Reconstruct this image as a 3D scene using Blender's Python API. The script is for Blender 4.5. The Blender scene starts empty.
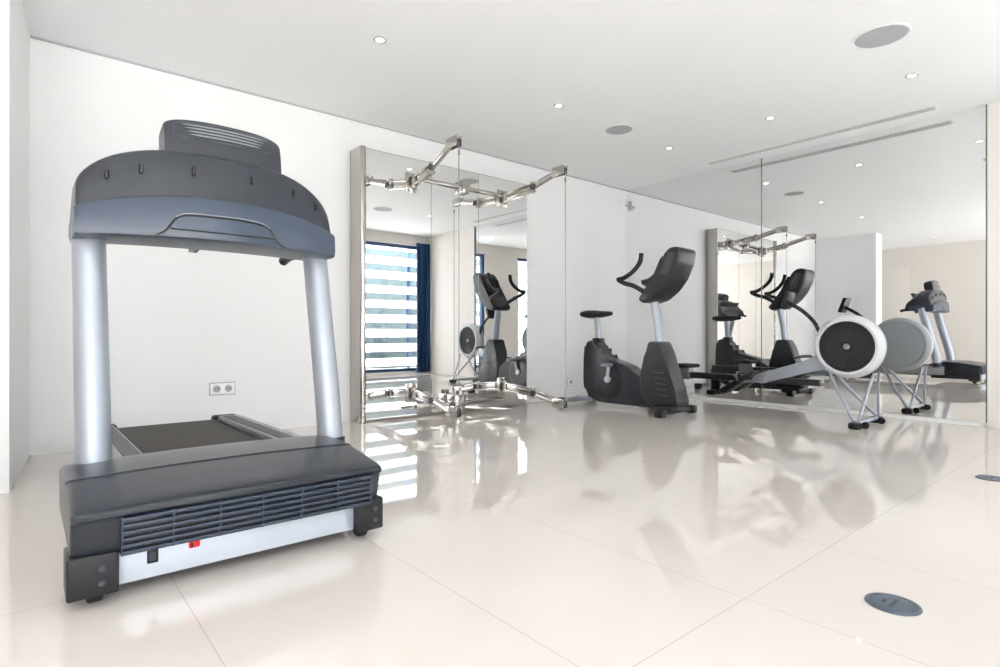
import bpy, bmesh, math
from mathutils import Vector, Matrix
C=bpy.context.scene.collection
sc=bpy.context.scene
try:
    sc.view_settings.view_transform='Standard'; sc.view_settings.look='None'
except Exception: pass
V=Vector
def lin(c):
    o=[]
    for v in c:
        v/=255.
        o.append(v/12.92 if v<=.04045 else ((v+.055)/1.055)**2.4)
    return (*o,1)
M={}
def mat(name,c,rough=.5,metal=0,var=.03,scale=8,coat=0,emit=None,es=0,spec=.5,bump=0):
    m=bpy.data.materials.new(name); m.use_nodes=True
    nt=m.node_tree; b=nt.nodes['Principled BSDF']
    tc=nt.nodes.new('ShaderNodeTexCoord'); n=nt.nodes.new('ShaderNodeTexNoise')
    n.inputs['Scale'].default_value=scale; n.inputs['Detail'].default_value=3
    nt.links.new(tc.outputs['Object'],n.inputs['Vector'])
    mx=nt.nodes.new('ShaderNodeMix'); mx.data_type='RGBA'
    col=lin(c)
    mx.inputs[6].default_value=tuple(max(0,v*(1-var)) for v in col[:3])+(1,)
    mx.inputs[7].default_value=tuple(min(1,v*(1+var)) for v in col[:3])+(1,)
    nt.links.new(n.outputs['Fac'],mx.inputs[0]); nt.links.new(mx.outputs[2],b.inputs['Base Color'])
    b.inputs['Roughness'].default_value=rough; b.inputs['Metallic'].default_value=metal
    b.inputs['Coat Weight'].default_value=coat
    b.inputs['Specular IOR Level'].default_value=spec
    if emit: b.inputs['Emission Color'].default_value=lin(emit); b.inputs['Emission Strength'].default_value=es
    if bump:
        bp=nt.nodes.new('ShaderNodeBump'); bp.inputs['Strength'].default_value=bump; bp.inputs['Distance'].default_value=.002
        n2=nt.nodes.new('ShaderNodeTexNoise'); n2.inputs['Scale'].default_value=scale*30
        nt.links.new(tc.outputs['Object'],n2.inputs['Vector']); nt.links.new(n2.outputs['Fac'],bp.inputs['Height']); nt.links.new(bp.outputs['Normal'],b.inputs['Normal'])
    M[name]=m; return m
mat('wall',(244,244,244),.7,var=.01,scale=2)
mat('warmwall',(236,231,225),.7,var=.01,scale=2)
mat('ceil',(250,251,252),.75,var=.006,scale=2)
mat('white',(243,243,242),.4)
mat('plate',(250,250,250),.3)
mat('beige',(230,223,216),.7)
mat('mirror',(243,244,244),.0,1,var=.002,scale=1)
mat('edge',(120,135,135),.2,.6)
mat('shadowgap',(178,180,182),.7)
mat('navy',(25,31,41),.33,0,var=.03,coat=.12)
mat('navyband',(46,57,74),.36,0,var=.03,coat=.1)
mat('louvre',(44,54,70),.4,0)
mat('black',(16,18,22),.4,0)
mat('charcoal',(22,25,31),.34,0,coat=.15)
mat('charcoal2',(29,33,41),.34,0,coat=.15)
mat('blackmatte',(24,25,28),.7,0,bump=.2)
mat('belt',(58,54,52),.75,0,bump=.3)
mat('silver',(168,174,184),.42,.6,var=.02)
mat('silverlight',(202,209,219),.4,.35,var=.02)
mat('fanwhite',(218,220,223),.4,.0,var=.02)
mat('fangrey',(166,170,174),.4,.1,var=.02)
mat('steel',(145,147,151),.35,.8)
mat('chrome',(184,180,174),.14,1,var=.03)
mat('grey',(126,130,136),.45)
mat('dgrey',(64,68,74),.5)
mat('red',(200,30,30),.4,emit=(220,30,30),es=.3)
mat('lamp',(255,250,240),.5,emit=(255,248,235),es=8)
mat('screen',(12,16,24),.1)
mat('bluefr',(44,76,114),.4)
mat('slat',(238,240,242),.6)
mat('hedge',(78,94,98),.9,var=.4,scale=6)
mat('stone',(228,225,220),.8,var=.06)
mat('speaker',(174,177,181),.7)
mat('discfloor',(92,102,114),.4,.5)
def floormat():
    m=bpy.data.materials.new('floor_tile'); m.use_nodes=True; nt=m.node_tree; b=nt.nodes['Principled BSDF']
    tc=nt.nodes.new('ShaderNodeTexCoord'); mp=nt.nodes.new('ShaderNodeMapping')
    mp.inputs['Location'].default_value=(-.37,-.84,0)
    nt.links.new(tc.outputs['Object'],mp.inputs['Vector'])
    br=nt.nodes.new('ShaderNodeTexBrick'); br.offset=0; br.squash=1
    br.inputs['Scale'].default_value=1; br.inputs['Brick Width'].default_value=.65; br.inputs['Row Height'].default_value=1.3
    br.inputs['Mortar Size'].default_value=.0018; br.inputs['Mortar Smooth'].default_value=.1
    br.inputs['Color1'].default_value=lin((222,214,206)); br.inputs['Color2'].default_value=lin((220,212,204)); br.inputs['Mortar'].default_value=lin((196,188,180))
    nt.links.new(mp.outputs['Vector'],br.inputs['Vector'])
    nt.links.new(br.outputs['Color'],b.inputs['Base Color'])
    b.inputs['Roughness'].default_value=.02; b.inputs['IOR'].default_value=1.72
    M['floor']=m
floormat()
def glassmat():
    m=bpy.data.materials.new('glass'); m.use_nodes=True; nt=m.node_tree; nt.nodes.clear()
    o=nt.nodes.new('ShaderNodeOutputMaterial'); a=nt.nodes.new('ShaderNodeBsdfTransparent'); g=nt.nodes.new('ShaderNodeBsdfGlossy'); x=nt.nodes.new('ShaderNodeMixShader')
    g.inputs['Roughness'].default_value=.0; x.inputs[0].default_value=.06
    nt.links.new(a.outputs[0],x.inputs[1]); nt.links.new(g.outputs[0],x.inputs[2]); nt.links.new(x.outputs[0],o.inputs[0]); M['glass']=m
glassmat()

OFF={}
def thing(name,loc,label,cat,group=None,kind=None):
    e=bpy.data.objects.new(name,None); e.empty_display_size=.1; e.location=loc; C.objects.link(e)
    e['label']=label; e['category']=cat
    if group: e['group']=group
    if kind: e['kind']=kind
    OFF[e.name]=V(loc); return e
def fin(bm,name,parent,mt,smooth=True,ang=35,label=None,top=None):
    bmesh.ops.recalc_face_normals(bm,faces=bm.faces)
    me=bpy.data.meshes.new(name)
    xs=[v.co.copy() for v in bm.verts]
    lo=V((min(p.x for p in xs),min(p.y for p in xs),min(p.z for p in xs))); hi=V((max(p.x for p in xs),max(p.y for p in xs),max(p.z for p in xs)))
    c=(lo+hi)/2
    bmesh.ops.translate(bm,verts=bm.verts,vec=-c)
    bm.to_mesh(me); bm.free()
    if smooth:
        me.shade_smooth()
        try: me.set_sharp_from_angle(angle=math.radians(ang))
        except Exception: pass
    ms=mt if isinstance(mt,(list,tuple)) else [mt]
    for k in ms: me.materials.append(M[k])
    o=bpy.data.objects.new(name,me); C.objects.link(o)
    if parent is not None:
        o.parent=parent; o.location=c-OFF[parent.name]
    else: o.location=c
    OFF[o.name]=c
    if label: o['label']=label
    if top:
        for k,v in top.items(): o[k]=v
    return o
def merge(bm,t):
    me=bpy.data.meshes.new('tmp'); t.to_mesh(me); t.free(); bm.from_mesh(me); bpy.data.meshes.remove(me)
def abox(bm,x0,x1,y0,y1,z0,z1,bev=0,seg=2,mtx=None):
    t=bmesh.new()
    r=bmesh.ops.create_cube(t,size=1)
    for v in t.verts: v.co=V(((x0+x1)/2+v.co.x*(x1-x0),(y0+y1)/2+v.co.y*(y1-y0),(z0+z1)/2+v.co.z*(z1-z0)))
    if bev: bmesh.ops.bevel(t,geom=t.edges[:],offset=bev,segments=seg,profile=.5,affect='EDGES',clamp_overlap=True)
    if mtx: bmesh.ops.transform(t,matrix=mtx,verts=t.verts)
    merge(bm,t)
def beam(bm,p,q,w,h,bev=.004):
    p=V(p);q=V(q);d=q-p;L=d.length;y=d.normalized();x=y.cross(V((0,0,1))).normalized();z=x.cross(y)
    m=Matrix((( x.x,y.x,z.x,p.x),(x.y,y.y,z.y,p.y),(x.z,y.z,z.z,p.z),(0,0,0,1)))
    abox(bm,-w/2,w/2,0,L,-h/2,h/2,bev,2,mtx=m)
def rotm(c,axis,deg):
    c=V(c); return Matrix.Translation(c)@Matrix.Rotation(math.radians(deg),4,axis)@Matrix.Translation(-c)
def catmull(pts,k=6):
    P=[V(p) for p in pts]
    if len(P)<3: return P
    out=[]
    Q=[P[0]*2-P[1]]+P+[P[-1]*2-P[-2]]
    for i in range(1,len(Q)-2):
        for j in range(k):
            t=j/k; a,b,c,d=Q[i-1],Q[i],Q[i+1],Q[i+2]
            out.append(.5*((2*b)+(-a+c)*t+(2*a-5*b+4*c-d)*t*t+(-a+3*b-3*c+d)*t**3))
    out.append(P[-1]); return out
def asweep(bm,pts,r,n=14,sm=0,rb=None,up=(0,0,1),rend=None):
    P=catmull(pts,sm) if sm else [V(p) for p in pts]
    N=len(P); rings=[]; up=V(up)
    for i,p in enumerate(P):
        t=(P[min(i+1,N-1)]-P[max(i-1,0)]).normalized()
        u=up.cross(t)
        if u.length<.05: u=V((1,0,0)).cross(t)
        if u.length<.05: u=V((0,1,0)).cross(t)
        u.normalize(); w=t.cross(u)
        f=i/(N-1); ra=r+(rend-r)*f if rend is not None else r; rbb=(rb if rb else ra)
        rings.append([bm.verts.new(p+u*math.cos(2*math.pi*k/n)*ra+w*math.sin(2*math.pi*k/n)*rbb) for k in range(n)])
    for a,b in zip(rings,rings[1:]):
        for k in range(n): bm.faces.new((a[k],a[(k+1)%n],b[(k+1)%n],b[k]))
    bm.faces.new(rings[0][::-1]); bm.faces.new(rings[-1])
def aloft(bm,secs,cap=True):
    R=[[bm.verts.new(V(p)) for p in s] for s in secs]; n=len(R[0])
    for a,b in zip(R,R[1:]):
        for k in range(n): bm.faces.new((a[k],a[(k+1)%n],b[(k+1)%n],b[k]))
    if cap: bm.faces.new(R[0][::-1]); bm.faces.new(R[-1])
def alathe(bm,c,ax,prof,n=48):
    c=V(c); ax=V(ax).normalized(); u=ax.orthogonal().normalized(); w=ax.cross(u); R=[]
    for r,h in prof:
        if r<1e-5: R.append([bm.verts.new(c+ax*h)])
        else: R.append([bm.verts.new(c+ax*h+(u*math.cos(2*math.pi*k/n)+w*math.sin(2*math.pi*k/n))*r) for k in range(n)])
    for a,b in zip(R,R[1:]):
        for k in range(n):
            k2=(k+1)%n
            if len(a)==1 and len(b)==1: break
            if len(a)==1: bm.faces.new((a[0],b[k],b[k2]))
            elif len(b)==1: bm.faces.new((a[k],a[k2],b[0]))
            else: bm.faces.new((a[k],a[k2],b[k2],b[k]))
def aprism(bm,prof,x0,x1,bev=0,seg=3,sm=0):
    if sm:
        P=[V((0,a,b)) for a,b in prof]; n=len(P); out=[]
        for i in range(n):
            a,b,c,d=P[i-1],P[i],P[(i+1)%n],P[(i+2)%n]
            for j in range(sm):
                t=j/sm; out.append(.5*((2*b)+(-a+c)*t+(2*a-5*b+4*c-d)*t*t+(-a+3*b-3*c+d)*t**3))
        prof=[(p.y,p.z) for p in out]
    t=bmesh.new()
    A=[t.verts.new((x0,a,b)) for a,b in prof]; B=[t.verts.new((x1,a,b)) for a,b in prof]; n=len(A)
    fa=t.faces.new(A); fb=t.faces.new(B[::-1])
    for k in range(n): t.faces.new((A[k],B[k],B[(k+1)%n],A[(k+1)%n]))
    if bev:
        ed=list(set(fa.edges)|set(fb.edges))
        if not sm: ed=t.edges[:]
        bmesh.ops.bevel(t,geom=ed,offset=bev,segments=seg,profile=.5,affect='EDGES',clamp_overlap=True)
    merge(bm,t)
def box(name,par,mt,*a,bev=0,seg=2,mtx=None,label=None,top=None):
    bm=bmesh.new(); abox(bm,*a,bev=bev,seg=seg,mtx=mtx); return fin(bm,name,par,mt,label=label,top=top)
def tube(name,par,mt,pts,r,label=None,**k):
    bm=bmesh.new(); asweep(bm,pts,r,**k); return fin(bm,name,par,mt,label=label)
def lathe(name,par,mt,c,ax,prof,n=48,label=None,top=None):
    bm=bmesh.new(); alathe(bm,c,ax,prof,n); return fin(bm,name,par,mt,label=label,top=top)
def prism(name,par,mt,prof,x0,x1,bev=0,seg=3,sm=0,label=None,ang=35):
    bm=bmesh.new(); aprism(bm,prof,x0,x1,bev,seg,sm); return fin(bm,name,par,mt,label=label,ang=ang)
S={'kind':'structure'}
XM,YL,H=6.33,4.85,2.76
X0,Y0=-2.8,-.5
# ---------------- room shell
box('floor',None,'floor',X0-.2,XM+.2,Y0-.2,YL+.2,-.1,0,top=S)
fo=bpy.data.objects['floor']; fo.data.transform(Matrix.Translation(fo.location)); fo.location=(0,0,0)
box('ceiling',None,'ceil',X0-.2,XM+.2,Y0-.2,YL+.2,H,H+.15,top=S)
box('wall_left',None,'wall',X0-.2,XM+.2,YL,YL+.2,0,H,top=S)
bm=bmesh.new(); abox(bm,XM,XM+.2,Y0-.2,YL,0,H); abox(bm,XM-.03,XM,Y0,1.05,0,H)
fin(bm,'wall_right',None,'warmwall',top=S)
bm=bmesh.new()
q=[(-.36,YL),(.028,YL),(-.058,3.77),(-.40,3.77)]
lo_=[bm.verts.new((a,b,0)) for a,b in q]; hi_=[bm.verts.new((a,b,H)) for a,b in q]
bm.faces.new(lo_); bm.faces.new(hi_[::-1])
for k in range(4): bm.faces.new((lo_[k],lo_[(k+1)%4],hi_[(k+1)%4],hi_[k]))
fin(bm,'wall_pier',None,'wall',smooth=False,top=S)
box('wall_far',None,'beige',X0-.2,X0,Y0-.2,YL,0,H,top=S)
ops=[(-2.6,1.6,.04,2.68),(2.7,3.90,.05,2.55),(4.85,6.22,.05,2.55)]  # first opening is unseen, added behind the camera to let daylight in
bm=bmesh.new(); x=X0
for a,b,z0,z1 in ops:
    abox(bm,x,a,Y0-.2,Y0,0,H); abox(bm,a,b,Y0-.2,Y0,0,z0); abox(bm,a,b,Y0-.2,Y0,z1,H); x=b
abox(bm,x,XM,Y0-.2,Y0,0,H); fin(bm,'wall_back',None,'warmwall',top=S)
for i,(a,b,z0,z1) in enumerate(ops):
    bm=bmesh.new(); w=.06
    abox(bm,a,a+w,Y0-.14,Y0-.04,z0,z1,.005); abox(bm,b-w,b,Y0-.14,Y0-.04,z0,z1,.005)
    abox(bm,a,b,Y0-.14,Y0-.04,z0,z0+w,.005); abox(bm,a,b,Y0-.14,Y0-.04,z1-w,z1,.005)
    if b-a>1.5:
        m=(a+b)/2; abox(bm,m-.025,m+.025,Y0-.13,Y0-.05,z0,z1,.005)
    o=fin(bm,'window_%d'%(i+1),None,'bluefr',top=S)
    box('glass_pane',o,'glass',a+w,b-w,Y0-.095,Y0-.085,z0+w,z1-w)
def curtain(x0,x1,n=24):
    t=bmesh.new(); F=[];B=[]
    for i in range(n+1):
        xx=x0+(x1-x0)*i/n; yy=Y0+.07+.03*math.sin(i*1.9)
        F.append((xx,yy+.004)); B.append((xx,yy-.004))
    P=F+B[::-1]
    A=[t.verts.new((p[0],p[1],.03)) for p in P]; D=[t.verts.new((p[0],p[1],2.60)) for p in P]
    for k in range(len(P)): t.faces.new((A[k],A[(k+1)%len(P)],D[(k+1)%len(P)],D[k]))
    fin(t,'curtain',None,'bluefr',top={'label':'deep blue floor-length curtain gathered beside the window','category':'curtain'})
curtain(5.98,6.28)
# outside
box('terrace',None,'stone',X0-6,XM+5,-12,Y0-.2,-.12,-.02,top={'kind':'structure'})
e=thing('slatted_screen',(4.4,-1.9,-.02),'white horizontal slatted privacy screen outside the windows','fence')
bm=bmesh.new()
for i in range(9):
    z=.17+i*.32; abox(bm,2.0,8.4,-1.93,-1.905,z-.090,z+.090,.004,mtx=rotm((5,-1.92,z),'X',14))
fin(bm,'slat_panel',e,'slat')
for i in range(5): box('support_post',e,'bluefr',2.0+i*1.58,2.06+i*1.58,-2.10,-2.03,-.02,2.8,bev=.004)
box('hedge',None,'hedge',2.0,9.5,-3.4,-2.7,-.02,2.9,bev=.08,top={'label':'clipped grey-green garden hedge behind the slatted screen','category':'hedge'})
# trims
box('painted_shadow_gap',None,'shadowgap',.03,XM,YL-.008,YL,H-.014,H-.001,top=S)  # shade of the ceiling recess, painted as a thin grey strip
box('baseboard_left',None,'white',.03,XM,YL-.012,YL,0,.07,top=S)
box('baseboard_right',None,'white',XM-.012,XM,1.05,YL-.012,0,.035,top=S)
box('door_1',None,'beige',X0,X0+.04,3.9,4.75,0,2.3,bev=.004,top=S)
for y0,y1 in ((1.055,2.985),(2.993,YL-.004)):
    o=box('wall_mirror',None,'mirror',XM-.014,XM-.006,y0,y1,.036,H-.004,top={'label':'large frameless floor-to-ceiling wall mirror pane','category':'mirror','group':'wall mirror panes'})
box('trim_2',None,'edge',XM-.016,XM-.008,2.9845,2.9935,.036,H-.004,top=S)
box('trim_3',None,'edge',XM-.034,XM-.004,1.045,1.056,.036,H-.004,top=S)
# ---------------- ceiling items
spots=[(1.82,3.42),(3.52,3.42),(5.22,3.45),(5.2,2.38),(5.17,1.30),(5.2,.2),(3.52,.2),(1.82,.2),(.1,1.4),(-1.6,3.2),(-1.6,1.4)]
first=None
for (x,y) in spots:
    e=thing('downlight',(x,y,H),'small round recessed white ceiling spotlight, switched on','downlight','ceiling spotlights')
    if first is None:
        a=lathe('trim_ring',e,'speaker',(x,y,H),(0,0,-1),[(.028,0),(.028,.004),(.036,.007),(.042,.004),(.043,0)],32)
        b=lathe('bulb',e,'lamp',(x,y,H),(0,0,-1),[(0,.003),(.027,.003),(.027,0)],24)
        first=(a,b)
    else:
        for s in first:
            q=s.copy(); q.parent=e; C.objects.link(q)
for x,y,r in ((4.33,1.26,.165),(4.38,3.45,.14)):
    e=thing('ceiling_speaker',(x,y,H),'flush round light grey perforated ceiling speaker','speaker','ceiling speakers')
    lathe('rim',e,'white',(x,y,H),(0,0,-1),[(r*.9,0),(r*.9,.006),(r*.97,.008),(r,.004),(r,0)],48)
    bm=bmesh.new(); alathe(bm,(x,y,H),(0,0,-1),[(0,.004),(r*.9,.004),(r*.9,0)],48); fin(bm,'grille',e,'speaker')
e=thing('air_vent',(6.05,2.41,H),'long narrow linear slot air diffuser in the ceiling','air vent')
bm=bmesh.new()
for x in (6.0,6.045,6.09): abox(bm,x,x+.012,1.35,3.47,H-.008,H)
abox(bm,6.0,6.102,1.338,1.35,H-.008,H); abox(bm,6.0,6.102,3.47,3.482,H-.008,H)
fin(bm,'vent_frame',e,'white'); box('vent_slot',e,'grey',6.012,6.09,1.35,3.47,H-.003,H)
for x,y,r in ((1.966,.541,.07),(4.09,.66,.07)):
    e=thing('floor_outlet',(x,y,0),'round grey metal floor socket cover set in the tiles','floor outlet','floor socket covers')
    lathe('cover',e,'discfloor',(x,y,0),(0,0,1),[(0,.004),(r*.8,.004),(r*.82,.002),(r*.86,.002),(r*.88,.005),(r,.004),(r*1.02,0)],48)
    bm=bmesh.new(); abox(bm,x-r*.45,x+r*.45,y-.004,y+.004,.004,.0055); abox(bm,x-.012,x+.012,y+.018,y+.026,.004,.0055); fin(bm,'lid_latch',e,'dgrey')
def socket(x,z,n,lab):
    e=thing('wall_socket',(x,YL,z),lab,'socket')
    bm=bmesh.new(); w=.085*n
    abox(bm,x-w/2-.01,x+w/2+.01,YL-.006,YL,z-.05,z+.05,.003); fin(bm,'back_plate',e,'speaker')
    bm=bmesh.new(); abox(bm,x-w/2-.004,x+w/2+.004,YL-.012,YL-.006,z-.044,z+.044,.003); fin(bm,'plate',e,'plate')
    for i in range(n):
        cx=x-w/2+.085*(i+.5)
        lathe('outlet_well',e,'speaker',(cx,YL-.012,z),(0,-1,0),[(0,.0005),(.020,.0005),(.022,.004),(.027,.004),(.028,0)],24)
        for s in(-.009,.009):
            bm=bmesh.new(); alathe(bm,(cx+s,YL-.0125,z),(0,-1,0),[(0,.001),(.0045,.001),(.0045,0)],10)
            fin(bm,'pin_hole',e,'black')
socket(1.2,.365,2,'white double wall power socket behind the treadmill'); socket(5.2,.2,1,'white single wall power socket low beside the exercise bike')
e=thing('motion_sensor',(6.25,4.82,2.5),'small white alarm motion sensor high in the corner','sensor')
box('sensor_body',e,'white',6.20,6.27,4.79,4.85,2.49,2.61,bev=.01); box('sensor_lens',e,'speaker',6.21,6.26,4.784,4.792,2.51,2.54,bev=.002)
e=thing('wall_bracket',(1.0,4.85,1.43),'small grey cable bracket fixed to the white wall','bracket')
box('bracket_plate',e,'grey',.96,1.02,4.84,4.85,1.42,1.46,bev=.004); tube('hook',e,'dgrey',[(1.0,4.84,1.43),(1.0,4.80,1.42),(1.02,4.79,1.44)],.006,sm=4)

# ---------------- treadmill
TX,TY=.59,2.05
T=thing('treadmill',(TX,TY+1,0),'large black and silver commercial treadmill on the tile floor','treadmill')
def tx(x): return TX+x
def ty(y): return TY+y
D=.12
box('deck',T,'blackmatte',tx(D-.36),tx(D+.36),ty(.45),ty(2.08),.10,.19,bev=.01)
box('running_belt',T,'belt',tx(D-.285),tx(D+.285),ty(.5),ty(2.10),.192,.222,bev=.012,seg=3,label='dark grey rubber running belt')
for s in(-1,1):
    a,b=sorted((tx(D+s*.292),tx(D+s*.425)))
    o=prism('side_rail',T,'steel',[(ty(.40),.12),(ty(2.17),.10),(ty(2.18),.22),(ty(2.1),.245),(ty(.4),.262)],a,b,.012,2)
    a2,b2=sorted((tx(D+s*.305),tx(D+s*.375)))
    prism('foot_grip',o,'dgrey',[(ty(.42),.258),(ty(2.05),.243),(ty(2.05),.249),(ty(.42),.266)],a2,b2,.002,1)
    a,b=sorted((tx(D+s*.27),tx(D+s*.43)))
    box('rear_end_cap',T,'black',a,b,ty(2.12),ty(2.22),.06,.24,bev=.02,seg=3)
tube('rear_roller',T,'black',[(tx(D-.28),ty(2.13),.18),(tx(D+.28),ty(2.13),.18)],.04)
for s in(-1,1):
    box('rear_foot',T,'black',tx(D+s*.34)-.03,tx(D+s*.34)+.03,ty(1.95),ty(2.05),0,.11,bev=.01)
base=[(-.040,.150),(-.052,.20),(-.064,.262),(-.076,.268),(-.080,.274),(-.080,.284),(-.074,.292),(-.060,.297),(.0,.307),(.10,.322),(.20,.335),(.215,.3365),(.222,.342),(.30,.345),(.42,.345),(.52,.338),(.57,.326),(.61,.30),(.62,.27),(.62,.2),(.60,.15)]
cyy,czz=.28,.245
secs=[]
HW=.487; RR=.018
xsl=[-HW+RR*(1-math.cos(k*math.pi/2/8)) for k in range(9)]
xsl+= [ -HW+RR+(2*HW-2*RR)*k/36 for k in range(1,36)]
xsl+= [-v for v in reversed(xsl[:9])]
for x in xsl:
    t=x/HW; e_=max(0,RR-(HW-abs(x))); ins=RR-math.sqrt(max(0,RR*RR-e_*e_))
    ring=[]
    for (y,z) in base:
        yy=y+.020*t*t*(1 if y<.05 else 0); zz=z-.012*t*t*(z-.15)/.2
        vy=cyy-yy; vz=czz-zz
        yy+=ins*(vy/.33)*.9; zz+=ins*(vz/.10)*.8
        ring.append((tx(x-.004),ty(yy),zz))
    secs.append(ring)
bm=bmesh.new(); aloft(bm,secs); hood=fin(bm,'motor_hood',T,'navy',ang=18,label='dark blue-black moulded motor cover')
vp=box('vent_panel',T,'black',tx(-.372),tx(.432),ty(-.054),ty(.03),.143,.268,bev=.003,label='black louvred ventilation panel')
for i in range(6):
    z=.1475+i*.0202; yb=-.056-.010*i/5
    bm=bmesh.new(); abox(bm,tx(-.370),tx(.430),ty(yb-.008),ty(-.047),z,z+.0105,.002)
    fin(bm,'vent_louvre',vp,'louvre')
for i in range(7):
    x=-.372+i*.1329
    bm=bmesh.new(); beam(bm,(tx(x+.002),ty(-.060),.146),(tx(x+.0021),ty(-.070),.262),.006,.006,.001); fin(bm,'vent_divider',vp,'louvre')
fs=box('front_beam',T,'silverlight',tx(-.375),tx(.385),ty(-.01),ty(.06),.045,.143,bev=.004,label='brushed silver front crossbeam')
sk=box('power_inlet',fs,'black',tx(-.300),tx(-.27),ty(-.016),ty(0),.090,.133,bev=.003)
bm=bmesh.new(); abox(bm,tx(-.294),tx(-.277),ty(-.018),ty(-.014),.098,.124,.001); fin(bm,'inlet_socket',sk,'dgrey')
sw=box('power_switch',fs,'red',tx(-.185),tx(-.153),ty(-.016),ty(0),.110,.132,bev=.003,label='red rocker power switch')
box('switch_rocker',sw,'black',tx(-.180),tx(-.174),ty(-.018),ty(-.014),.113,.129,bev=.001)
for s in(-1,1):
    a,b=(tx(-.500),tx(-.375)) if s<0 else (tx(.382),tx(.492))
    cp=box('front_end_cap',T,'black',a,b,ty(-.045),ty(.10),.038,.160,bev=.007,seg=3,label='black plastic corner bumper')
    cx=(a+b)/2+.02
    for dz in(.075,.118):
        lathe('bolt_recess',cp,'dgrey',(cx,ty(-.045),dz),(0,-1,0),[(0,.001),(.006,.001),(.008,.003),(.010,0)],20)
    wx=tx(s*.43)
    lathe('transport_wheel',T,'black',(wx-.02,ty(.03),.035),(1,0,0),[(0,0),(.03,0),(.035,.006),(.035,.034),(.03,.04),(0,.04)],28)
box('chassis',T,'blackmatte',tx(-.45),tx(.45),ty(.09),ty(.6),.06,.16,bev=.01)
for s,xb,xt in((-1,.195,.195),(1,1.10,1.105)):
    bm=bmesh.new(); asweep(bm,[(xb,ty(.50),.27),(xb,ty(.535),.5),(xt,ty(.66),1.0),(xt,ty(.71),1.22)],.056,n=28,sm=6,rb=.060,up=(0,1,0))
    u=fin(bm,'upright',T,'silver',label='tall silver oval-section upright post')
    bm=bmesh.new(); asweep(bm,[(xb,ty(.50),.25),(xb,ty(.505),.315)],.066,n=28,rb=.070,up=(0,1,0)); fin(bm,'post_collar',u,'navy')
CX,CW=.050,.494
def ztop(t): return 1.365+.183*max(0,(1-abs(t)**3.0))**.62
def zmid(t): return 1.262+.085*max(0,(1-abs(t)**2.2))**.8
def yo(t): return .06*t*t
su=[];sb=[]
N=72
for i in range(N+1):
    t=math.sin((-1+2*i/N)*math.pi/2); x=CX+t*CW; a=ztop(t); b=zmid(t); h=a-b; q=yo(t)
    su.append([(tx(x),ty(y+q),z) for y,z in [(.512,b-.01),(.518,b+.2*h),(.532,b+.6*h),(.548,b+.90*h),(.556,a-.005),(.566,a),(.70,a+.002),(.74,a-.01),(.86,b+.3*h),(.94-q,b-.03),(.92-q,b-.06),(.6,b-.05)]])
    zb=1.163+.014*(1-t*t)
    x2=CX+t*(CW+.006)
    sb.append([(tx(x2),ty(y+q),z) for y,z in [(.505,b+.006),(.488,b+.004),(.482,b-.006),(.478,zb+.03),(.484,zb+.006),(.505,zb),(.78-q,zb),(.90-q,b-.06),(.88-q,b-.02),(.55,b+.006)]])
bm=bmesh.new(); aloft(bm,su); con=fin(bm,'console',T,'navy',ang=30,label='dark arched console housing')
bm=bmesh.new(); aloft(bm,sb); band=fin(bm,'console_underside',T,'navyband',ang=30,label='blue-grey lower console shell')
tr=[]
for x,z in [(-.20,1.182),(-.165,1.205),(-.13,1.255),(-.09,1.272),(.0,1.275),(.12,1.275),(.19,1.268),(.23,1.25),(.265,1.20),(.30,1.182)]:
    t=(x-CX)/CW; tr.append((tx(x),ty(.479+yo(t)),z))
bm=bmesh.new(); asweep(bm,tr,.0045,n=8,sm=4); fin(bm,'cable_cover_outline',band,'black')
bm=bmesh.new(); asweep(bm,[(p[0],p[1]-.002,p[2]+.006) for p in tr[2:8]],.0022,n=8,sm=4); fin(bm,'cable_cover_edge',band,'grey')
bm=bmesh.new(); asweep(bm,[(tx(x),ty(.4785+yo((x-CX)/CW)),1.212) for x in(-.15,-.05,.05,.15,.26)],.0035,n=8); fin(bm,'cable_cover_seam',band,'black')
rim=[]
for i in range(33):
    t=math.sin((-1+2*i/32)*math.pi/2)*.985; rim.append((tx(CX+t*CW),ty(.505+yo(t)),zmid(t)+.007))
bm=bmesh.new(); asweep(bm,rim,.004,n=8); fin(bm,'rim_seam',con,'black')
for x in(-.35,-.24,-.06,.17,.36,.47):
    t=(x-CX)/CW; b=zmid(t);h=ztop(t)-b
    o=box('mounting_clip',con,'black',tx(x)-.006,tx(x)+.006,ty(.515+yo(t)),ty(.545+yo(t)),b+.5*h,b+.68*h,bev=.003)
box('control_panel',con,'dgrey',tx(-.30),tx(.40),ty(.84),ty(.875),1.38,1.50,bev=.01,mtx=rotm((TX,ty(.85),1.44),'X',-32))
m=rotm((tx(.09),ty(.66),1.6),'X',-14)
secs=[]
for i in range(41):
    u=-1+2*i/40; u=math.sin(u*math.pi/2); x=.082+u*.234; k=1-.30*(1-max(0,1-abs(u)**5)**.5) ; c=.02*u*u
    pts=[(.595,1.52),(.585,1.60),(.588,1.676),(.594,1.690),(.606,1.696),(.68,1.698),(.70,1.685),(.71,1.6),(.70,1.52)]
    secs.append([tuple(m@V((tx(x),ty(y+c),(1.58+(z-1.58)*(k if z>1.58 else 1))-.006*u*u))) for y,z in pts])
bm=bmesh.new(); aloft(bm,secs); dh=fin(bm,'display_head',T,'navy',ang=28,label='dark display head with speaker slots on its back')
for j,z in enumerate((1.617,1.632,1.647,1.661)):
    bm=bmesh.new(); asweep(bm,[tuple(m@V((tx(.082+u*.185),ty(.584+.02*u*u),z))) for u in(-1,-.6,-.2,.2,.6,1)],.0036,n=6)
    fin(bm,'speaker_slot',dh,'grey')
bm=bmesh.new()
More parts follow.
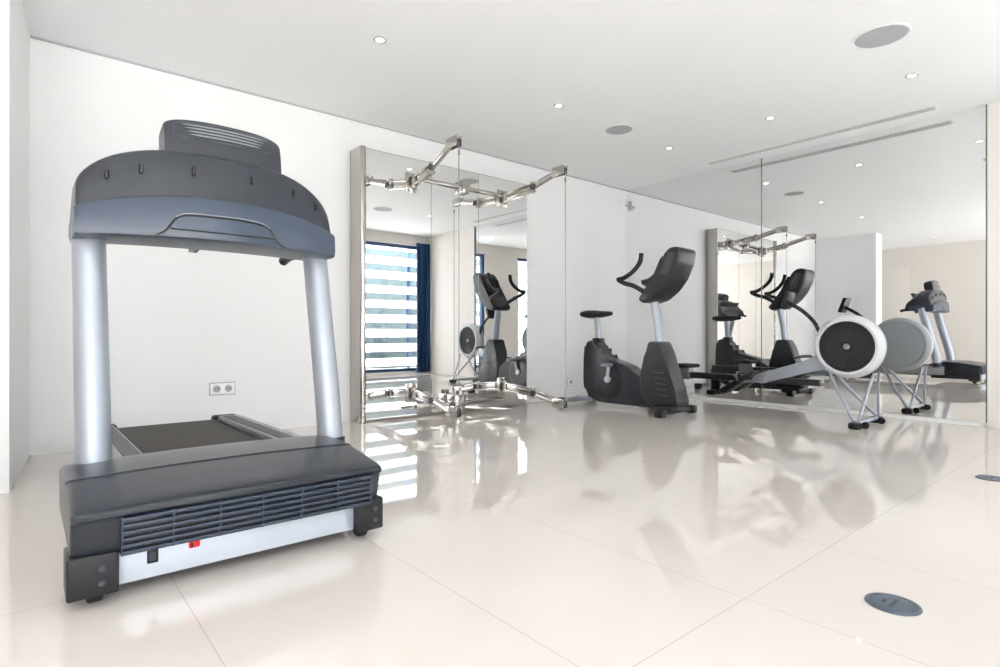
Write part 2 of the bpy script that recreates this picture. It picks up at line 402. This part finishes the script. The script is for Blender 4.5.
asweep(bm,[tuple(m@V((tx(.082+u*.205),ty(.584+.02*u*u),z))) for u,z in((-.97,1.61),(-.97,1.655),(-.85,1.670),(0,1.677),(.85,1.670),(.97,1.655),(.97,1.61),(.8,1.600),(0,1.600),(-.8,1.600),(-.97,1.61))],.003,n=6); fin(bm,'panel_seam',dh,'dgrey')
box('display_screen',dh,'screen',tx(-.08),tx(.25),ty(.715),ty(.722),1.54,1.65,bev=.003,mtx=m)
box('display_neck',T,'black',tx(-.05),tx(.22),ty(.60),ty(.72),1.47,1.54,bev=.02)
for s in(-1,1):
    x=tx(CX+s*.43)
    bm=bmesh.new(); asweep(bm,[(x,ty(.72),1.205),(x,ty(.86),1.205),(x-s*.005,ty(.96),1.20),(x-s*.01,ty(1.02),1.185)],.024,n=14,sm=5); hr=fin(bm,'handrail',T,'black',label='black padded handrail')

# ---------------- cable machine
PX0,PX1,PY=2.27,4.29,4.65
K=thing('cable_machine',(3.28,4.75,0),'mirror-fronted wall cable trainer with polished steel arms','cable machine')
box('cabinet',K,'chrome',PX0,PX1,PY+.006,YL-.013,.0,2.46,bev=.006,label='polished stainless cabinet body')
for a,b in((PX0+.06,3.02),(3.026,3.60),(3.606,PX1-.01)):
    box('mirror_panel',K,'mirror',a,b,PY-.002,PY+.006,.03,2.45,label='polished mirror panel')
bm=bmesh.new(); asweep(bm,[(PX0+.03,PY+.0,.0),(PX0+.03,PY,2.46)],.032,n=20); fin(bm,'edge_column',K,'chrome')
def arm(x0,x1,ym,yt,z,zt,up):
    bm=bmesh.new()
    abox(bm,x0-.06,x0+.06,PY-.014,PY-.002,z-.09,z+.09,.003)
    alathe(bm,(x0,PY-.05,z-.06),(0,0,1),[(0,0),(.021,0),(.024,.004),(.024,.116),(.021,.12),(0,.12)],24)
    for dz in(-.06,.048): abox(bm,x0-.025,x0+.025,PY-.065,PY-.008,z+dz,z+dz+.012,.002)
    fin(bm,'arm_mount',K,'chrome',label='polished pivot bracket')
    P0=V((x0,PY-.05,z)); P1=V(((x0+x1)/2+.02,ym,z+(zt-z)*.35)); P2=V((x1,yt,zt))
    bm=bmesh.new()
    for d in(-.036,.036): beam(bm,P0+V((0,0,d)),P1+V((0,-.03,d)),.048,.014,.003)
    beam(bm,P0+V((0,-.05,0)),P1+V((0,.03,0)),.022,.055,.003)
    alathe(bm,P1+V((0,0,-.055)),(0,0,1),[(0,0),(.022,0),(.025,.003),(.025,.107),(.022,.11),(0,.11)],24)
    asweep(bm,[P1,P2+V((0,.07,0))],.024,n=18,rb=.030)
    beam(bm,P1*.8+P2*.2+V((0,0,.038)),P1*.25+P2*.75+V((0,0,.038)),.012,.014,.002)
    q=fin(bm,'swing_arm',K,'chrome',label='polished steel articulated arm')
    for d in(-1,1):
        bm=bmesh.new(); abox(bm,P2.x+d*.024-.0035,P2.x+d*.024+.0035,P2.y-.045,P2.y+.11,P2.z-.035,P2.z+.05,.002)
        fin(bm,'pulley_bracket',q,'chrome')
    lathe('pulley_wheel',q,'dgrey',(P2.x-.012,P2.y,P2.z),(1,0,0),[(0,0),(.040,0),(.040,.005),(.032,.012),(.040,.019),(.040,.024),(0,.024)],32)
    lathe('elbow_wheel',q,'dgrey',(P1.x-.038,P1.y-.03,P1.z),(1,0,0),[(0,0),(.030,0),(.030,.003),(.024,.006),(.030,.009),(.030,.012),(0,.012)],32)
    return P2
a=arm(2.80,2.74,4.28,3.84,2.22,2.38,1); c=arm(2.80,2.74,4.28,3.84,.24,.14,-1)
a2=arm(3.92,3.94,4.20,3.78,2.24,2.35,1); c2=arm(3.92,3.94,4.20,3.78,.24,.12,-1)
for p,q in((a,c),(a2,c2)):
    bm=bmesh.new(); asweep(bm,[p+V((0,-.042,0)),q+V((0,-.042,0))],.0035,n=8); cb=fin(bm,'cable',K,'steel',label='thin vertical steel cable')
    bm=bmesh.new(); asweep(bm,[(p.x,p.y-.042,p.z-.11),(p.x,p.y-.042,p.z-.07)],.010,n=12); fin(bm,'cable_stop',cb,'chrome')
bm=bmesh.new()
beam(bm,(2.85,4.61,.10),(3.9,4.61,.10),.03,.04,.003); abox(bm,3.20,3.34,4.50,4.64,.0,.20,.005); beam(bm,(3.27,4.55,.10),(2.92,4.25,.05),.04,.025,.002); beam(bm,(3.27,4.55,.08),(3.75,4.30,.04),.04,.025,.002)
alathe(bm,(3.27,4.52,.20),(0,0,1),[(0,0),(.045,0),(.045,.04),(0,.04)],24)
fin(bm,'lower_linkage',K,'chrome')
bm=bmesh.new()
beam(bm,(2.85,4.62,2.27),(3.92,4.62,2.27),.02,.03,.003); abox(bm,3.35,3.45,4.58,4.645,2.21,2.33,.005)
fin(bm,'upper_linkage',K,'chrome')

# ---------------- exercise bike  (faces -Y)
BX=4.9
B=thing('exercise_bike',(BX,3.75,0),'black upright exercise bike with silver mast and large console','exercise bike')
body=[(4.25,.71),(4.14,.72),(4.09,.69),(4.05,.61),(3.97,.54),(3.84,.50),(3.70,.46),(3.60,.40),(3.48,.33),(3.36,.30),(3.25,.27),(3.22,.15),(3.3,.07),(3.6,.055),(4.08,.055),(4.22,.10),(4.28,.2),(4.29,.36),(4.28,.60)]
bs=prism('body_shroud',B,'charcoal2',body,BX-.085,BX+.085,bev=.035,seg=4,sm=3,label='black rounded drive housing')
fsh=prism('front_shroud',B,'charcoal',[(3.43,.72),(3.28,.72),(3.22,.60),(3.17,.42),(3.11,.26),(3.06,.12),(3.12,.07),(3.40,.07),(3.50,.16),(3.53,.30),(3.52,.42),(3.47,.56)],BX-.10,BX+.10,bev=.03,seg=4,label='black angular front shroud with side vents')
for s in(-1,1):
    lathe('crank_cover',bs,'charcoal',(BX+s*.08,3.93,.30),(s,0,0),[(0,.018),(.15,.018),(.18,.014),(.20,0)],48)
    bm=bmesh.new(); asweep(bm,[(BX+s*.112,3.93,.31),(BX+s*.128,3.93+s*.04,.31-s*.165)],.020,n=12,rb=.014); cr=fin(bm,'crank_arm',B,'silverlight')
    abm=bmesh.new(); abox(abm,BX+s*.128-(.0 if s>0 else .1),BX+s*.128+(.1 if s>0 else .0),3.87+s*.04,3.97+s*.04,.30-s*.165-.014,.30-s*.165+.02,.008); fin(abm,'pedal',cr,'grey')
    lathe('crank_hub',cr,'silverlight',(BX+s*.095,3.93,.31),(s,0,0),[(0,.03),(.032,.03),(.038,.02),(.038,0)],24)
    for i in range(5):
        z=.19+i*.055; y=3.16+(z-.16)*.22
        bm=bmesh.new(); asweep(bm,[(BX+s*.101,y+.02,z),(BX+s*.101,y+.14,z+.006)],.006,n=6); fin(bm,'side_louvre',fsh,'dgrey')
bm=bmesh.new(); asweep(bm,[(BX,4.14,.69),(BX,4.17,.98)],.028,n=18,rb=.035); sp=fin(bm,'seat_post',B,'silver',label='silver height-adjustable seat post')
box('post_clamp',sp,'black',BX-.05,BX+.05,4.09,4.20,.69,.75,bev=.015)
secs=[]
for y,w,zt,zb in((4.35,.03,1.035,1.0),(4.33,.10,1.05,.985),(4.26,.13,1.06,.972),(4.18,.125,1.058,.972),(4.11,.08,1.05,.978),(4.04,.045,1.045,.985),(3.97,.03,1.04,.995),(3.95,.012,1.03,1.01)):
    ring=[]
    for k in range(16):
        a=2*math.pi*k/16; c,s=math.cos(a),math.sin(a)
        ring.append((BX+w*math.copysign(abs(c)**.7,c),y,(zt+zb)/2+(zt-zb)/2*math.copysign(abs(s)**.7,s)))
    secs.append(ring)
bm=bmesh.new(); aloft(bm,secs); fin(bm,'saddle',B,'blackmatte',ang=60,label='black padded saddle')
for y,w in((4.46,.26),(3.16,.27)):
    bm=bmesh.new(); asweep(bm,[(BX-w,y,.045),(BX+w,y,.045)],.032,n=14,rb=.028); fb=fin(bm,'stabiliser_bar',B,'silver' if y>4 else 'black')
    for s in(-1,1):
        bm=bmesh.new(); abox(bm,BX+s*w-.04,BX+s*w+.04,y-.045,y+.045,.0,.08,.015); fin(bm,'end_foot',fb,'black')
    if y<4: box('front_base',B,'black',BX-.16,BX+.16,3.10,3.34,.03,.10,bev=.03,seg=3)
    else: box('rear_base_link',B,'silver',BX-.04,BX+.04,4.2,4.46,.04,.09,bev=.01)
bm=bmesh.new(); asweep(bm,[(BX,3.335,.62),(BX,3.37,.9),(BX,3.42,1.16)],.036,n=20,rb=.05,up=(1,0,0)); fin(bm,'mast',B,'silver',label='silver console mast')
co=prism('console',B,'charcoal',[(3.46,1.10),(3.52,1.15),(3.42,1.25),(3.33,1.32),(3.27,1.45),(3.21,1.58),(3.15,1.63),(3.07,1.635),(3.02,1.60),(3.04,1.48),(3.11,1.33),(3.20,1.22),(3.33,1.13)],BX-.15,BX+.15,bev=.03,seg=4,label='black console housing with screen')
mm=rotm((BX,3.31,1.42),'X',27)
box('display_screen',co,'screen',BX-.11,BX+.11,3.318,3.328,1.35,1.55,bev=.003,mtx=mm)
for s in(-1,1):
    bm=bmesh.new(); aprism(bm,[(3.07,1.57),(3.15,1.58),(3.24,1.38),(3.16,1.36)],BX+s*.15-.004,BX+s*.15+.004,.002,1)
    fin(bm,'side_trim',co,'dgrey')
for s in(-1,1):
    tube('handlebar',B,'black',[(BX+s*.05,3.42,1.18),(BX+s*.14,3.44,1.22),(BX+s*.20,3.52,1.28),(BX+s*.21,3.62,1.31),(BX+s*.21,3.70,1.35)],.024,sm=6,n=12,label='black angled handlebar')
    tube('handlebar_grip',B,'blackmatte',[(BX+s*.21,3.71,1.355),(BX+s*.21,3.62,1.37),(BX+s*.20,3.52,1.43),(BX+s*.19,3.45,1.51),(BX+s*.19,3.43,1.60)],.023,sm=6,n=12,label='black foam-covered curved grip')

# ---------------- rowing machine
RX=5.6
R=thing('rowing_machine',(RX,2.7,0),'grey and black air rowing machine with round caged flywheel','rowing machine')
fc=(RX,1.87,.685)
hs=bmesh.new(); alathe(hs,fc,(1,0,0),[(.222,-.07),(.226,-.085),(.245,-.085),(.268,-.065),(.278,-.03),(.278,.0)],64)
fh=fin(hs,'flywheel_housing',R,'fanwhite',label='white round flywheel housing')
lathe('flywheel_cover',R,'fangrey',fc,(1,0,0),[(.278,0),(.28,.03),(.268,.065),(.245,.085),(.235,.085),(.230,.078),(.18,.092),(.08,.10),(0,.10)],64,label='smooth grey flywheel cover')
g=lathe('flywheel_guard',fh,'black',fc,(-1,0,0),[(0,.06),(.228,.06),(.228,.04)],64,label='black perforated flywheel guard')
bm=bmesh.new()
for r in (.06,.085,.11,.135,.16,.185,.21):
    alathe(bm,fc,(-1,0,0),[(r-.002,.062),(r-.001,.066),(r+.001,.066),(r+.002,.062)],56)
for k in range(36):
    a=2*math.pi*k/36; d=V((0,math.cos(a),math.sin(a)))
    asweep(bm,[V(fc)+d*.05+V((-.068,0,0)),V(fc)+d*.22+V((-.068,0,0))],.0018,n=5)
fin(bm,'guard_mesh',g,'dgrey')
lathe('hub_cap',fh,'steel',fc,(-1,0,0),[(0,.078),(.014,.078),(.026,.072),(.030,.06)],32)
prism('front_frame',R,'silver',[(2.0,.54),(2.08,.62),(2.25,.54),(2.72,.385),(2.74,.315),(2.62,.31),(2.15,.45),(1.95,.49)],RX-.045,RX+.045,bev=.012,label='silver sloping front frame beam')
bm=bmesh.new(); abox(bm,RX-.03,RX+.03,2.1,3.98,.315,.375,.006); abox(bm,RX-.045,RX+.045,2.6,3.98,.372,.380,.002)
fin(bm,'seat_rail',R,'charcoal',label='dark metal seat rail')
for s in(-1,1):
    x=RX+s*.13
    bm=bmesh.new(); aprism(bm,[(2.62,.43),(2.66,.44),(3.0,.235),(2.99,.20),(2.93,.20)],x-.06,x+.06,.01,2); fr=fin(bm,'footrest',R,'black',label='black footrest with strap')
    bm=bmesh.new(); asweep(bm,[(x-.065,2.79,.33),(x-.05,2.83,.38),(x,2.84,.395),(x+.05,2.83,.38),(x+.065,2.79,.33)],.018,n=8,rb=.004,sm=3); fin(bm,'foot_strap',fr,'dgrey')
bm=bmesh.new(); asweep(bm,[(RX-.2,2.72,.33),(RX+.2,2.72,.33)],.014); fin(bm,'footrest_axle',R,'steel')
bm=bmesh.new(); abox(bm,RX-.15,RX+.15,3.40,3.62,.425,.465,.018,3); st=fin(bm,'sliding_seat',R,'blackmatte',label='black sliding seat')
box('seat_carriage',st,'steel',RX-.05,RX+.05,3.42,3.60,.30,.43,bev=.01)
bm=bmesh.new(); abox(bm,RX-.035,RX+.035,3.88,3.99,.05,.34,.01); abox(bm,RX-.17,RX+.17,3.88,3.98,.0,.06,.015); fin(bm,'rear_leg',R,'black')
for s in(-1,1):
    tube('front_leg',R,'silver',[(RX+s*.05,2.02,.47),(RX+s*.15,1.90,.28),(RX+s*.27,1.74,.06)],.014,sm=4,label='pale tubular front leg')
    tube('front_leg_brace',R,'silver',[(RX+s*.06,1.66,.46),(RX+s*.14,1.69,.28),(RX+s*.25,1.72,.06)],.012,sm=4)
bm=bmesh.new(); asweep(bm,[(RX-.28,1.73,.045),(RX+.28,1.73,.045)],.018); cbm=fin(bm,'foot_crossbar',R,'silver')
for s in(-1,1):
    bm=bmesh.new(); abox(bm,RX+s*.27-.045,RX+s*.27+.045,1.69,1.78,0,.055,.015); fin(bm,'end_foot',cbm,'black')
    lathe('caster_wheel',cbm,'black',(RX+s*.2-.012,1.68,.03),(1,0,0),[(0,0),(.028,0),(.03,.004),(.03,.02),(.028,.024),(0,.024)],24)
tube('monitor_arm',R,'black',[(RX,2.08,.60),(RX,2.13,.85),(RX,2.25,1.0),(RX,2.40,1.10)],.018,sm=5)
box('monitor',R,'black',RX-.085,RX+.085,2.38,2.42,1.03,1.20,bev=.012,mtx=rotm((RX,2.40,1.1),'X',20))
tube('pull_handle',R,'black',[(RX-.20,2.27,.57),(RX-.1,2.24,.585),(RX+.1,2.24,.585),(RX+.20,2.27,.57)],.014,sm=4)

# ---------------- world, sun & camera
w=bpy.data.worlds.new('World'); sc.world=w; w.use_nodes=True
bg=w.node_tree.nodes['Background']; 
tc=w.node_tree.nodes.new('ShaderNodeTexCoord'); sp_=w.node_tree.nodes.new('ShaderNodeSeparateXYZ'); rp=w.node_tree.nodes.new('ShaderNodeValToRGB')
w.node_tree.links.new(tc.outputs['Generated'],sp_.inputs[0]); w.node_tree.links.new(sp_.outputs['Z'],rp.inputs[0]); w.node_tree.links.new(rp.outputs[0],bg.inputs[0])
rp.color_ramp.elements[0].color=(.985,.985,1,1); rp.color_ramp.elements[1].color=(.84,.92,1,1)
bg.inputs[1].default_value=4.7
Sn=bpy.data.lights.new('sun','SUN'); Sn.energy=72; Sn.angle=math.radians(1); Sn.color=(1,.985,.965)  # added to light the terrace, whose bounce brightens the ceiling
so=bpy.data.objects.new('sun',Sn); C.objects.link(so); so.rotation_euler=V((.75,-.15,-.65)).to_track_quat('-Z','Y').to_euler()
P=bpy.data.lights.new('portal','AREA'); P.shape='RECTANGLE'; P.size=4.2; P.size_y=2.66; P.cycles.is_portal=True
po=bpy.data.objects.new('window_portal',P); C.objects.link(po); po.location=(-.5,Y0-.21,1.36); po.rotation_euler=(math.radians(90),0,0)
cam=bpy.data.cameras.new('camera'); co_=bpy.data.objects.new('camera',cam); C.objects.link(co_)
cam.sensor_width=36; cam.lens=36*.568; cam.clip_start=.05
co_.location=(0,0,.8); co_.rotation_euler=(math.radians(90),0,math.radians(50.05-90))
sc.camera=co_
